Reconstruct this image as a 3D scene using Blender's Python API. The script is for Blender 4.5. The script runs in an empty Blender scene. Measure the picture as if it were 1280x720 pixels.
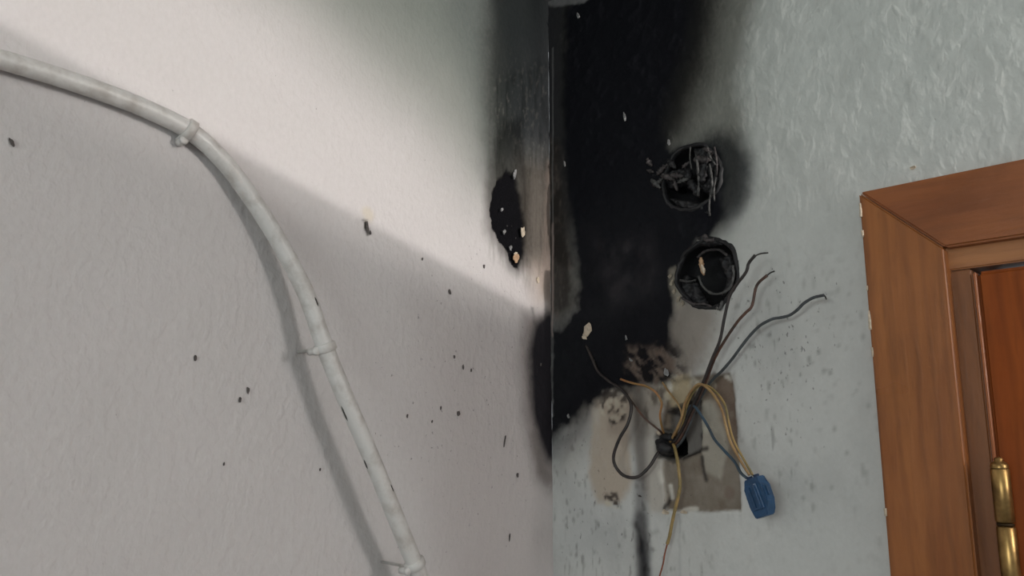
import bpy, bmesh, math, random
import numpy as np
from mathutils import Vector, Matrix

# ------------------------------------------------------------------ camera
# corner of the room = z axis; wall_left is the plane x=0 (runs to -y), wall_right the plane y=0 (runs to +x)
F = 1000.0
def nrm(v):
    v = np.array(v, float); return v/np.linalg.norm(v)
DY = nrm((982, -185, -F)); DMX = nrm((-1053, -185, -F))
UP = nrm(np.cross(-DMX, DY)); DX = nrm(np.cross(DY, UP))
W2C = np.array([DX, DY, UP]); C2W = W2C                       # rows: world axes in camera space
CAM = np.array([0.60579, -0.69240, 1.9])
scene = bpy.context.scene
cd = bpy.data.cameras.new('camera'); cam = bpy.data.objects.new('camera', cd)
scene.collection.objects.link(cam); scene.camera = cam
cd.sensor_width = 36; cd.lens = 36*F/1280; cd.clip_start = .01
M4 = Matrix([list(W2C[0]), list(W2C[1]), list(W2C[2])])       # world <- camera rotation
cam.matrix_world = Matrix.Translation(CAM.tolist()) @ M4.to_4x4()

# ------------------------------------------------------------------ light
w = bpy.data.worlds.new('room_light'); scene.world = w; w.use_nodes = True
w.node_tree.nodes['Background'].inputs[0].default_value = (.90, .96, 1.0, 1)
w.node_tree.nodes['Background'].inputs[1].default_value = .36
scene.view_settings.view_transform = 'Standard'; scene.view_settings.look = 'None'
scene.view_settings.exposure = -0.04; scene.view_settings.gamma = 1; scene.view_settings.use_curve_mapping = False

def area(name, loc, target, sx, sy, power, color):
    d = bpy.data.lights.new(name, 'AREA'); d.shape = 'RECTANGLE'; d.size = sx; d.size_y = sy
    d.energy = power; d.color = color
    o = bpy.data.objects.new(name, d); scene.collection.objects.link(o)
    o.location = loc; o.rotation_euler = (Vector(target)-Vector(loc)).to_track_quat('-Z', 'Y').to_euler()
    return o
area('side_key_light', (1.3, -.10, 2.08), (0, -.3, 1.95), .13, .13, 2.5, (1.0, .965, .95))  # added unseen key: lights the lower left wall, throws the pipe shadow
area('room_fill_light', (0.9, -2.6, 2.2), (.3, 0, 2.0), .9, .5, 14, (.93, 1.0, .98))  # added unseen fill to brighten the right wall

def px_ray(px, py):
    return C2W @ nrm((px-640, -(py-360), -F))
def onL(px, py, off=0.0):      # point at distance off in front of the left wall
    r = px_ray(px, py); t = (off-CAM[0])/r[0]; return CAM+t*r
def onR(px, py, off=0.0):      # point at distance off in front of the right wall
    r = px_ray(px, py); t = (-off-CAM[1])/r[1]; return CAM+t*r

def half_spot(name, P, a, b, power, color, blend, radius):
    """added unseen half-space spot; its cut-off throws a straight edge through wall points a and b"""
    d = bpy.data.lights.new(name, 'SPOT'); d.energy = power; d.color = color
    d.spot_size = math.pi; d.spot_blend = blend; d.shadow_soft_size = radius
    o = bpy.data.objects.new(name, d); scene.collection.objects.link(o)
    P = Vector(P); nn = (Vector(b)-Vector(a)).cross(P-Vector(a)).normalized()
    if nn.z < 0: nn = -nn
    o.location = P; o.rotation_euler = nn.to_track_quat('-Z', 'Y').to_euler()
LP = (1.75, -.022, 2.16)
half_spot('band_edge_spot', LP, onL(0, 42), onL(690, 410), 44, (1.0, .93, .88), .008, .004)  # added unseen spot for the bright band's straight lower edge
half_spot('band_skirt_spot', LP, onL(0, 135), onL(690, 446), 30, (1.0, .93, .89), .030, .01)  # second added spot: dimmer skirt below the band's edge

# ------------------------------------------------------------------ helpers
def link(name, me, mat=None, parent=None):
    o = bpy.data.objects.new(name, me); scene.collection.objects.link(o)
    if mat:
        me.materials.append(mat)
    if parent: o.parent = parent
    return o
def empty(name, loc=(0, 0, 0), parent=None):
    o = bpy.data.objects.new(name, None); scene.collection.objects.link(o); o.location = loc
    o.empty_display_size = .01
    if parent: o.parent = parent
    return o
def tag(o, label=None, cat=None, group=None, kind=None):
    if label: o['label'] = label
    if cat: o['category'] = cat
    if group: o['group'] = group
    if kind: o['kind'] = kind
    return o
def finish(name, bm, mat=None, parent=None, smooth=True):
    bmesh.ops.recalc_face_normals(bm, faces=bm.faces)
    me = bpy.data.meshes.new(name); bm.to_mesh(me); bm.free()
    if smooth:
        for p in me.polygons: p.use_smooth = True
    return link(name, me, mat, parent)
def catmull(pts, n=8):
    P = [Vector(p) for p in pts]; P = [2*P[0]-P[1]]+P+[2*P[-1]-P[-2]]; out = []
    for i in range(1, len(P)-2):
        for k in range(n):
            t = k/n
            out.append(.5*((2*P[i])+(-P[i-1]+P[i+1])*t+(2*P[i-1]-5*P[i]+4*P[i+1]-P[i+2])*t*t+(-P[i-1]+3*P[i]-3*P[i+1]+P[i+2])*t**3))
    out.append(P[-2]); return out
def tube(bm, pts, rad, seg=10, jit=0, seed=0, caps=True):
    rnd = random.Random(seed); rings = []
    n = len(pts); up = Vector((0.13, -.3, 1)).normalized(); prev = None
    for i, p in enumerate(pts):
        t = (pts[min(i+1, n-1)]-pts[max(i-1, 0)]).normalized()
        if prev is None: u = t.orthogonal().normalized()
        else: u = (prev-t*prev.dot(t)).normalized()
        prev = u; v = t.cross(u)
        r = rad(i/(n-1)) if callable(rad) else rad
        r *= 1+rnd.uniform(-jit, jit)
        rings.append([bm.verts.new(p+(u*math.cos(2*math.pi*k/seg)+v*math.sin(2*math.pi*k/seg))*r) for k in range(seg)])
    for a, b in zip(rings, rings[1:]):
        for k in range(seg): bm.faces.new((a[k], a[(k+1) % seg], b[(k+1) % seg], b[k]))
    if caps:
        bm.faces.new(rings[0][::-1]); bm.faces.new(rings[-1])
def box(bm, x0, x1, y0, y1, z0, z1):
    v = [bm.verts.new((x, y, z)) for x in (x0, x1) for y in (y0, y1) for z in (z0, z1)]
    for f in ((0, 1, 3, 2), (4, 6, 7, 5), (0, 4, 5, 1), (2, 3, 7, 6), (0, 2, 6, 4), (1, 5, 7, 3)): bm.faces.new([v[i] for i in f])
    return v
def bevel_all(bm, w, seg=2):
    bmesh.ops.bevel(bm, geom=bm.edges[:]+bm.verts[:], offset=w, segments=seg, affect='EDGES', profile=.6)

class NT:
    def __init__(s, name):
        s.m = bpy.data.materials.new(name); s.m.use_nodes = True; s.t = s.m.node_tree
        s.b = s.t.nodes['Principled BSDF']
    def n(s, typ, **kw):
        nd = s.t.nodes.new(typ)
        for k, v in kw.items():
            if k in nd.inputs: nd.inputs[k].default_value = v
            else: setattr(nd, k, v)
        return nd
    def l(s, a, b): s.t.links.new(a, b)
def noise(N, vec, scale, detail=3, rough=.55, dist=0):
    nd = N.n('ShaderNodeTexNoise', Scale=scale, Detail=detail, Roughness=rough, Distortion=dist)
    if vec: N.l(vec, nd.inputs['Vector'])
    return nd
def mapr(N, val, a, b, c=0, d=1):
    r = N.n('ShaderNodeMapRange'); r.inputs[1].default_value = a; r.inputs[2].default_value = b
    r.inputs[3].default_value = c; r.inputs[4].default_value = d; N.l(val, r.inputs[0]); return r.outputs[0]
def mix(N, fac, a, b, mode='MIX'):
    m = N.n('ShaderNodeMix', data_type='RGBA', blend_type=mode)
    for s, v in ((m.inputs[0], fac), (m.inputs[6], a), (m.inputs[7], b)):
        if hasattr(v, 'is_output'): N.l(v, s)
        else: s.default_value = v if not isinstance(v, tuple) or len(v) == 4 else (*v, 1)
    return m.outputs[2]
def math_(N, op, a, b):
    m = N.n('ShaderNodeMath', operation=op)
    for s, v in ((m.inputs[0], a), (m.inputs[1], b)):
        if hasattr(v, 'is_output'): N.l(v, s)
        else: s.default_value = v
    return m.outputs[0]

def simple(name, c, rough=.6, metal=0, var=.25, scale=200, bump=.15, bdist=.0006, c2=None):
    N = NT(name); geo = N.n('ShaderNodeNewGeometry').outputs['Position']
    nz = noise(N, geo, scale, 4)
    c2 = c2 or tuple(x*(1-var) for x in c)
    N.l(mix(N, mapr(N, nz.outputs[0], .35, .65), c, c2), N.b.inputs['Base Color'])
    N.b.inputs['Roughness'].default_value = rough; N.b.inputs['Metallic'].default_value = metal
    bp = N.n('ShaderNodeBump', Strength=bump, Distance=bdist); N.l(nz.outputs[0], bp.inputs['Height']); N.l(bp.outputs[0], N.b.inputs['Normal'])
    return N.m

def wall_mat(name, aniso, strength=.45):
    N = NT(name)
    col = N.n('ShaderNodeAttribute', attribute_name='albedo').outputs['Color']
    msk = N.n('ShaderNodeAttribute', attribute_name='masks')
    sep = N.n('ShaderNodeSeparateColor'); N.l(msk.outputs['Color'], sep.inputs[0])
    geo = N.n('ShaderNodeNewGeometry').outputs['Position']
    mp = N.n('ShaderNodeMapping'); mp.inputs['Scale'].default_value = aniso; N.l(geo, mp.inputs[0])
    big = noise(N, mp.outputs[0], 140, 2, .5, .15); fine = noise(N, mp.outputs[0], 260, 3, .55)
    # fine speckle of soot where mask R says so
    sp = noise(N, mp.outputs[0], 240, 2, .6)
    thr = math_(N, 'SUBTRACT', .80, math_(N, 'MULTIPLY', sep.outputs[0], .20))
    dots = mapr(N, math_(N, 'SUBTRACT', sp.outputs[0], thr), 0, .06)
    c1 = mix(N, mapr(N, fine.outputs[0], .3, .7, 0, .10), col, (.30, .29, .27))
    c1 = mix(N, math_(N, 'MULTIPLY', mapr(N, noise(N, geo, 9, 4).outputs[0], .35, .7, 0, .07), 1), c1, (.35, .33, .30))
    c2 = mix(N, math_(N, 'MULTIPLY', dots, .55), c1, (.05, .045, .045))
    # pale nicks in charred areas: mask G
    nk = noise(N, geo, 170, 2, .5)
    nthr = math_(N, 'SUBTRACT', .86, math_(N, 'MULTIPLY', sep.outputs[1], .14))
    nick = mapr(N, math_(N, 'SUBTRACT', nk.outputs[0], nthr), 0, .03)
    c3 = mix(N, math_(N, 'MULTIPLY', nick, mapr(N, sep.outputs[1], 0.02, .1)), c2, (.16, .15, .145))
    # where the soot is densest nothing of the paint variation remains
    lum = N.n('ShaderNodeRGBToBW'); N.l(col, lum.inputs[0])
    dark = mapr(N, lum.outputs[0], .015, .06)
    N.l(mix(N, dark, mix(N, math_(N, 'MULTIPLY', nick, sep.outputs[1]), col, (.10, .095, .095)), c3), N.b.inputs['Base Color'])
    N.b.inputs['Roughness'].default_value = .72
    N.l(mapr(N, lum.outputs[0], .02, .3, .92, .62), N.b.inputs['Roughness'])
    N.l(mapr(N, lum.outputs[0], .01, .2, .10, .28), N.b.inputs['Specular IOR Level'])
    h = math_(N, 'ADD', math_(N, 'MULTIPLY', mapr(N, big.outputs[0], .42, .68), 1.0), math_(N, 'MULTIPLY', fine.outputs[0], .45))
    rough = math_(N, 'ADD', h, math_(N, 'MULTIPLY', math_(N, 'MULTIPLY', noise(N, geo, 420, 3).outputs[0], sep.outputs[2]), 2.2))
    bp = N.n('ShaderNodeBump', Strength=strength, Distance=.0009); N.l(rough, bp.inputs['Height']); N.l(bp.outputs[0], N.b.inputs['Normal'])
    return N.m

# ------------------------------------------------------------------ numpy noise and stain painting (in metres on the wall)
def vnoise(u, v, s, seed):
    rs = np.random.RandomState(seed); n = 256; G = rs.rand(n, n)
    x = u*s+1000.3; y = v*s+1000.7
    xi = np.floor(x).astype(int); yi = np.floor(y).astype(int); fx = x-xi; fy = y-yi
    fx = fx*fx*(3-2*fx); fy = fy*fy*(3-2*fy)
    g = lambda a, b: G[a % n, b % n]
    return (g(xi, yi)*(1-fx)+g(xi+1, yi)*fx)*(1-fy)+(g(xi, yi+1)*(1-fx)+g(xi+1, yi+1)*fx)*fy
def fbm(u, v, s, seed, o=4):
    t = 0; a = .5; tot = 0
    for i in range(o):
        t = t+a*vnoise(u, v, s*2**i, seed+i); tot += a; a *= .55
    return t/tot-.5
def sdf(u, v, P):
    """signed distance, negative inside polygon P"""
    P = np.array(P, float); d = np.full(u.shape, 1e9); inside = np.zeros(u.shape, bool)
    for i in range(len(P)):
        a = P[i]; b = P[(i+1) % len(P)]; e = b-a
        wx = u-a[0]; wy = v-a[1]; t = np.clip((wx*e[0]+wy*e[1])/(e@e+1e-12), 0, 1)
        d = np.minimum(d, np.hypot(wx-e[0]*t, wy-e[1]*t))
        c = ((a[1] > v) != (b[1] > v)) & (u < (b[0]-a[0])*(v-a[1])/(b[1]-a[1]+1e-15)+a[0])
        inside ^= c
    return np.where(inside, -d, d)
def sm(x): x = np.clip(x, 0, 1); return x*x*(3-2*x)

class Wall:
    def __init__(s, U, V, conv, seed):
        s.U, s.V = np.meshgrid(U, V, indexing='ij'); s.conv = conv; s.seed = seed
        s.col = np.zeros(s.U.shape+(3,)); s.h = np.zeros(s.U.shape)
        s.mask = np.zeros(s.U.shape+(3,)); s.k = 0
    def poly(s, pix): return [s.conv(*p) for p in pix]
    def m(s, pix, soft=.01, warp=.006, ws=60, line=False, strength=1.0):
        """soft-edged stain mask from an outline"""
        s.k += 10
        u = s.U+warp*2*fbm(s.U, s.V, ws, s.seed+s.k); v = s.V+warp*2*fbm(s.U, s.V, ws, s.seed+s.k+5)
        return sm(.5-sdf(u, v, s.poly(pix))/soft)*strength
    def ell(s, px, py, ru, rv, soft=.01, warp=.003, ws=80, strength=1.0):
        s.k += 10; c = s.conv(px, py)
        u = s.U+warp*2*fbm(s.U, s.V, ws, s.seed+s.k)-c[0]; v = s.V+warp*2*fbm(s.U, s.V, ws, s.seed+s.k+5)-c[1]
        d = (np.hypot(u/ru, v/rv)-1)*min(ru, rv); return sm(.5-d/soft)*strength
    def path(s, pix, r, soft=.004, warp=.002, ws=90, strength=1.0):
        s.k += 10; P = s.poly(pix); d = np.full(s.U.shape, 1e9)
        u = s.U+warp*2*fbm(s.U, s.V, ws, s.seed+s.k); v = s.V+warp*2*fbm(s.U, s.V, ws, s.seed+s.k+5)
        for a, b in zip(P, P[1:]):
            a = np.array(a); e = np.array(b)-a; t = np.clip(((u-a[0])*e[0]+(v-a[1])*e[1])/(e@e), 0, 1)
            d = np.minimum(d, np.hypot(u-a[0]-e[0]*t, v-a[1]-e[1]*t))
        return sm(.5-(d-r)/soft)*strength
    def paint(s, mk, rgb): s.col = s.col*(1-mk[..., None])+np.array(rgb)*mk[..., None]
    def mul(s, mk, rgb): s.col = s.col*(1-mk[..., None]*(1-np.array(rgb)))
    def build(s, name, mat, to3, holes=()):
        nu, nv = s.U.shape; co = to3(s.U, s.V, s.h).reshape(-1, 3)
        idx = np.arange(nu*nv).reshape(nu, nv)
        q = np.stack([idx[:-1, :-1], idx[1:, :-1], idx[1:, 1:], idx[:-1, 1:]], -1).reshape(-1, 4)
        cu = (s.U[:-1, :-1]+s.U[1:, 1:]).ravel()/2; cv = (s.V[:-1, :-1]+s.V[1:, 1:]).ravel()/2
        keep = np.ones(len(q), bool)
        for kind, c, r in holes:
            if kind == 'circle': keep &= np.hypot(cu-c[0], cv-c[1]) > r
            else: keep &= ~((cu > c[0]) & (cu < c[1]) & (cv > c[2]) & (cv < c[3]))
        q = q[keep]
        me = bpy.data.meshes.new(name)
        me.vertices.add(len(co)); me.vertices.foreach_set('co', co.astype(np.float32).ravel())
        me.loops.add(len(q)*4); me.loops.foreach_set('vertex_index', q.ravel().astype(np.int32))
        me.polygons.add(len(q)); me.polygons.foreach_set('loop_start', (np.arange(len(q))*4).astype(np.int32))
        me.update(calc_edges=True)
        me.polygons.foreach_set('use_smooth', np.ones(len(q), bool))
        for an, arr in (('albedo', s.col), ('masks', s.mask)):
            at = me.color_attributes.new(an, 'FLOAT_COLOR', 'POINT')
            a = np.ones((nu*nv, 4), np.float32); a[:, :3] = np.clip(arr.reshape(-1, 3), 0, 1); at.data.foreach_set('color', a.ravel())
        return tag(link(name, me, mat), kind='structure')

def axis(*segs):
    out = [segs[0][0]]
    for a, b, st in segs:
        n = max(1, int(round((b-a)/st))); out += list(a+(b-a)*np.arange(1, n+1)/n)
    return np.array(out)

ROOM_H = 2.434
# ================================================================== LEFT WALL  (u=y, v=z)
Lw = Wall(axis((-3.0, -.65, .2), (-.65, -.17, .003), (-.17, 0, .0015)), axis((0, 1.70, .2), (1.70, 1.75, .01), (1.75, 2.434, .0022)),
          lambda a, b: tuple(onL(a, b)[1:3]), 11)
Lw.col[:] = (.600, .575, .570)
U, V = Lw.U, Lw.V
n1 = fbm(U, V, 14, 500)
Lw.h += .0016*fbm(U, V, 18, 501)+.0007*fbm(U, V, 60, 502, 3)
# soot haze thickening to corner and ceiling; green-grey above also paints the light's upper fade
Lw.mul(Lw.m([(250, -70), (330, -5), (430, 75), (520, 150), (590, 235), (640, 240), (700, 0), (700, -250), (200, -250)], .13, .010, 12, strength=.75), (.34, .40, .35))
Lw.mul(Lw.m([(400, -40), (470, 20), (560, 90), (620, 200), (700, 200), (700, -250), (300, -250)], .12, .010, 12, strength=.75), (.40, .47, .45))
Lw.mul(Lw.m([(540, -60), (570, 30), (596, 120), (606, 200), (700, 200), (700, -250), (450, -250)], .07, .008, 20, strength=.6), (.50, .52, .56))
Lw.mul(Lw.m([(612, -250), (607, 0), (606, 150), (612, 250), (640, 330), (720, 330), (720, -250)], .045, .006, 50, strength=.92), (.19, .195, .185))
Lw.mul(Lw.m([(600, -250), (618, 20), (625, 120), (635, 180), (720, 200), (720, -250)], .06, .006, 30, strength=.75), (.42, .45, .56))
Lw.mul(Lw.m([(655, -250), (665, 60), (672, 140), (676, 240), (720, 240), (720, -250)], .035, .005, 60, strength=.6), (.5, .5, .5))
Lw.mul(Lw.m([(640, 295), (655, 330), (672, 375), (720, 385), (720, 200), (650, 200)], .04, .004, 60, strength=.8), (.68, .56, .46))
Lw.paint(Lw.m([(676, 330), (684, 400), (720, 400), (720, 200), (684, 200)], .012, .004, 90, strength=.6), (.16, .12, .10))
# streaky vertical grime between blob and corner
st = np.clip(fbm(U, V*.12, 260, 540, 3)*3.2+.25, 0, 1)*Lw.m([(612, 100), (612, 320), (690, 380), (720, 300), (720, 60)], .02)
Lw.mul(st*.5, (.38, .38, .35)); gr = np.clip(fbm(U, V*.5, 330, 545, 3)*5-.5, 0, 1)*Lw.m([(606, 90), (606, 300), (640, 345), (700, 380), (700, 90)], .09)
Lw.paint(gr*.13, (.22, .21, .18))
# black burnt spot
sp = Lw.m([(634, 212), (646, 222), (652, 245), (656, 275), (657, 300), (653, 325), (648, 336), (640, 330), (634, 312), (624, 300), (616, 285), (612, 262), (616, 240), (624, 224)], .005, .0055, 110)
Lw.paint(sp, (.010, .010, .013)); Lw.h -= .0035*sp-.0028*sp*fbm(U, V, 220, 560, 3)
Lw.mul(Lw.m([(628, 150), (650, 150), (664, 240), (660, 330), (645, 345), (605, 290), (606, 230)], .02, .004, 90, strength=.75), (.32, .31, .30))
# lower black lick beside the corner
lk = Lw.m([(668, 402), (660, 440), (662, 490), (668, 530), (676, 560), (683, 575), (720, 590), (720, 395), (684, 390)], .017, .003, 50)
Lw.mul(Lw.m([(655, 395), (650, 470), (656, 530), (670, 600), (690, 615), (720, 615), (720, 380)], .03, .004, 50, strength=.80), (.36, .33, .32))
Lw.mul(Lw.m([(520, 380), (560, 720), (560, 900), (720, 900), (720, 380)], .12, .01, 20, strength=.6), (.70, .65, .64))
Lw.paint(lk*.97, (.012, .011, .015))
Lw.paint(Lw.path([(668, 545), (676, 590), (684, 600)], .006, .012, strength=.4), (.10, .085, .075))
# worn chip at the old screw hole
Lw.paint(Lw.ell(459, 268, .007, .007, .006, strength=.35), (.60, .50, .30))
hm = Lw.path([(456, 275), (458, 283), (460, 292)], .0016, .002, .0006); Lw.paint(hm, (.07, .055, .04)); Lw.h -= .002*hm
Lw.mask[..., 0] = .25+.40*Lw.ell(600, 480, .14, .18, .12)
Lw.mask[..., 1] = sp*.9+Lw.m([(612, 150), (612, 320), (690, 380), (720, 300), (720, 60)], .02, strength=.08)
Lw.mask[..., 2] = sp*.8+.25*Lw.m([(612, 100), (612, 330), (720, 400), (720, 60)], .03)
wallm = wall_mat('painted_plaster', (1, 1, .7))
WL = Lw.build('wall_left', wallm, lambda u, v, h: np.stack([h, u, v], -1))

# ================================================================== RIGHT WALL (u=x, v=z)
Rw = Wall(axis((0, .30, .0015), (.30, .52, .003), (.52, 3.0, .2)), axis((0, 1.70, .2), (1.70, 1.76, .01), (1.76, 2.434, .0018)),
          lambda a, b: (onR(a, b)[0], onR(a, b)[2]), 71)
U, V = Rw.U, Rw.V
Rw.col[:] = (.555, .562, .545)
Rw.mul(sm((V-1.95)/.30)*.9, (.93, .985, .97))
mott = fbm(U, V*.6, 40, 610, 4)
Rw.mul(np.clip(mott*2.5+.1, 0, 1)*.22, (.62, .61, .60))
d1 = np.clip(fbm(U, V*.45, 230, 615, 2)*6-1.15, 0, 1)
d2 = np.clip(fbm(U, V*.45, 130, 618, 2)*6-1.9, 0, 1)
low = np.maximum(Rw.m([(680, 540), (760, 500), (870, 640), (860, 800), (680, 800)], .10, .01, 20), Rw.m([(900, 360), (1075, 380), (1080, 640), (940, 600), (915, 440)], .12, .01, 20))
Rw.mul(np.clip(d1+d2, 0, 1)*(.12+.55*low), (.38, .37, .36))
Rw.mul(low*np.clip(fbm(U, V*.7, 28, 619, 4)*3+.2, 0, 1)*.4, (.62, .62, .63))
Rw.h += .0014*fbm(U, V, 20, 601)+.0009*fbm(U, V, 70, 602, 3)
# faint grey marks and scratches up right, a dash past grey wire's tip
for p in ([(1145, 35), (1160, 58), (1175, 88)], [(1130, 80), (1136, 112), (1140, 145)], [(1042, 365), (1030, 368)]):
    Rw.mul(Rw.path(p, .0012, .004, .002, strength=.30), (.45, .45, .45))
Rw.mul(Rw.m([(1000, -200), (965, 0), (955, 150), (960, 240), (900, 330), (880, 400), (600, 500), (600, -300)], .09, .008, 25, strength=.55), (.62, .62, .61))
Rw.mul(Rw.m([(930, -200), (945, 0), (925, 100), (935, 190), (930, 250), (905, 290), (880, 310), (700, 400), (600, -300)], .032, .006, 40, strength=.85), (.31, .30, .27))
Rw.mul(Rw.m([(905, -200), (900, 0), (888, 90), (858, 165), (700, 300), (600, -300)], .055, .006, 40, strength=.95), (.20, .19, .19))
Rw.mul(Rw.ell(895, 225, .040, .052, .022, .004, strength=.93), (.10, .11, .13))
Rw.mul(Rw.m([(850, 360), (900, 385), (890, 440), (850, 500), (700, 520), (780, 380)], .035, .008, 60, strength=.8), (.40, .33, .28))
Rw.mul(Rw.m([(700, 400), (850, 400), (872, 470), (800, 520), (735, 560), (700, 590)], .045, .006, 50, strength=.65), (.42, .38, .36))
# exposed tan and cement patches
pk = Rw.m([(742, 500), (790, 492), (786, 560), (792, 600), (775, 630), (745, 628), (737, 590)], .010, .004, 70, strength=.9)
Rw.paint(pk, (.44, .365, .29)); Rw.paint(pk*np.clip(fbm(U, V*.6, 60, 630)*3, 0, 1)*.6, (.50, .48, .44))
pb = np.maximum(Rw.m([(750, 488), (785, 486), (782, 525), (765, 532), (752, 515)], .006, .004, 90), Rw.m([(752, 618), (772, 616), (774, 634), (756, 634)], .004, .003, 90))
Rw.paint(pb*np.clip(fbm(U, V, 170, 633, 2)*7, 0, 1), (.07, .055, .045)); Rw.paint(pb*np.clip(-fbm(U, V, 170, 633, 2)*6-.3, 0, 1)*.8, (.55, .50, .40))
wp = Rw.m([(790, 478), (835, 470), (838, 560), (835, 640), (812, 640), (800, 600), (792, 560)], .010, .004, 70, strength=.75)
Rw.paint(wp, (.42, .38, .33))
cp = Rw.m([(836, 478), (868, 470), (912, 466), (918, 500), (922, 560), (926, 638), (880, 640), (834, 638), (828, 600), (826, 540)], .0032, .0018, 110)
cn = np.clip(fbm(U, V, 45, 640)*2.2+.5, 0, 1)
Rw.paint(cp, (.215, .185, .150)); Rw.mul(cp*cn, (.70, .64, .58))
up = Rw.m([(790, 470), (880, 466), (920, 470), (918, 520), (870, 560), (826, 560), (800, 520)], .02, .004, 80)
Rw.mul(up*np.clip(fbm(U, V*.6, 100, 645, 3)*5, 0, 1)*.75, (.22, .18, .15)); Rw.paint(up*np.clip(-fbm(U, V*.6, 120, 647, 3)*7-.9, 0, 1)*.7, (.52, .49, .40))
Rw.paint(Rw.m([(842, 470), (860, 468), (862, 500), (850, 520), (836, 505), (830, 480)], .007, .003, 90, strength=.8), (.40, .33, .21))
isl = Rw.m([(876, 500), (905, 505), (908, 560), (898, 600), (880, 588), (874, 560), (872, 520)], .005, .003, 80)
Rw.paint(isl*.55, (.42, .40, .34))
Rw.paint(Rw.m([(898, 472), (916, 470), (922, 560), (916, 570), (900, 520), (886, 492)], .008, .003, 80, strength=.7), (.17, .115, .085))
Rw.paint(Rw.ell(910, 616, .006, .006, .005, strength=.7), (.16, .11, .085))
Rw.h -= .0030*cp*(1-.5*isl)+.0016*cp*fbm(U, V, 120, 650, 3)
# recess around the socket wiring
rc = Rw.m([(836, 512), (872, 496), (876, 540), (872, 566), (848, 572), (838, 578), (820, 570), (818, 545), (834, 536)], .0035, .0015, 120)
Rw.h -= .010*rc; Rw.paint(rc*.9, (.155, .145, .135))
dk = Rw.m([(820, 546), (846, 541), (849, 566), (838, 574), (822, 568)], .004, .002, 120)
Rw.h -= .016*dk; Rw.paint(dk, (.010, .009, .009))
for p in ([(833, 515), (848, 520)], [(870, 545), (873, 562), (882, 560)], [(874, 560), (860, 570), (852, 574)], [(858, 498), (852, 510), (838, 512)], [(866, 488), (858, 503), (860, 515)],
          [(876, 572), (878, 590), (881, 600)], [(838, 620), (830, 636)], [(862, 492), (874, 510)]):
    Rw.paint(Rw.path(p, .0022, .0035, .0015, strength=.9), (.028, .022, .020))
for p in ([(835, 478), (836, 488)], [(823, 538), (827, 542)], [(836, 608), (838, 622)], [(853, 638), (868, 636)], [(906, 470), (912, 474)], [(824, 590), (826, 602)]):
    Rw.paint(Rw.path(p, .0022, .003, .0012, strength=.8), (.60, .58, .52))
# soot streaks running down
Rw.mul(Rw.path([(797, 488), (800, 540), (801, 600), (802, 660), (806, 760)], .0075, .012, .002, 60, strength=.80), (.30, .29, .30))
Rw.mul(Rw.path([(800, 650), (804, 690), (807, 800)], .008, .010, .003, 60, strength=.85), (.28, .28, .30))
Rw.mul(Rw.path([(803, 678), (806, 720), (808, 800)], .005, .010, .003, 60, strength=.9), (.30, .30, .33))
Rw.mul(Rw.path([(796, 655), (801, 672), (803, 690)], .0015, .005, .002, 60, strength=.8), (.35, .35, .36))
Rw.mul(Rw.path([(790, 655), (806, 668), (822, 664)], .002, .006, .002, strength=.4), (.4, .4, .4))
Rw.mul(Rw.path([(849, 645), (850, 760)], .0010, .003, .0008, strength=.35), (.5, .5, .55))
Rw.mul(Rw.m([(760, 500), (830, 490), (835, 520), (790, 560), (760, 540)], .02, .005, 90, strength=.5), (.45, .40, .36))
Rw.mul(Rw.m([(700, 590), (760, 640), (790, 645), (770, 690), (700, 700)], .05, .01, 40, strength=.25), (.6, .62, .68))
# the black burn
burn = [(712, -300), (706, 0), (700, 130), (702, 220), (714, 300), (720, 350), (716, 385), (700, 405), (684, 400), (680, 560), (694, 552), (706, 540),
        (722, 528), (738, 508), (752, 496), (775, 486), (800, 482), (832, 480), (846, 466), (836, 440), (838, 400), (848, 372), (850, 340), (872, 304), (890, 300), (902, 268),
        (905, 225), (900, 190), (870, 180), (838, 184), (836, 150), (850, 100), (866, 50), (878, 0), (890, -300)]
bks = Rw.m(burn, .014, .007, 70); bkw = Rw.m([(x+2 if x > 830 else x, y) for x, y in burn], .060, .008, 45)
topw = sm((V-onR(850, 190)[2])/.04)*sm((U-onR(770, 100)[0])/.03); bk = bks*(1-topw)+bkw**.8*topw
left = sm((onR(735, 300)[0]-U)/.012); bk = bk*(1-left)+Rw.m(burn, .028, .006, 80)*left
bn = np.clip(fbm(U, V, 40, 660)*2.5+.5, 0, 1)
Rw.paint(np.clip(bk*1.04, 0, 1)*.985, (.0060, .0064, .0090))
Rw.mul(Rw.m([(712, -300), (712, 200), (838, 184), (856, 150), (880, 90), (900, 0), (915, -300)], .075, .008, 40, strength=.9)*(1-bk), (.30, .28, .26))
# strip by the corner, thinner soot
cs = Rw.m([(680, -300), (680, 320), (725, 340), (712, 230), (702, 120), (712, -300)], .010, .002, 60)
Rw.paint(cs*.92*(1-.8*bk), (.021, .021, .024))
cs2 = Rw.m([(680, 170), (680, 405), (706, 412), (722, 380), (714, 320), (704, 180)], .020, .003, 90)
Rw.paint(cs2*(1-.9*bk)*.95, (.022, .019, .017)); Rw.paint(cs2*(1-bk)*np.clip(fbm(U, V*.4, 170, 665)*3+.05, 0, 1)*.35, (.14, .105, .09))
Rw.paint(Rw.m([(684, 540), (700, 545), (735, 520), (725, 545), (700, 575), (684, 580)], .02, .004, 70, strength=.5), (.06, .06, .065))
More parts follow.
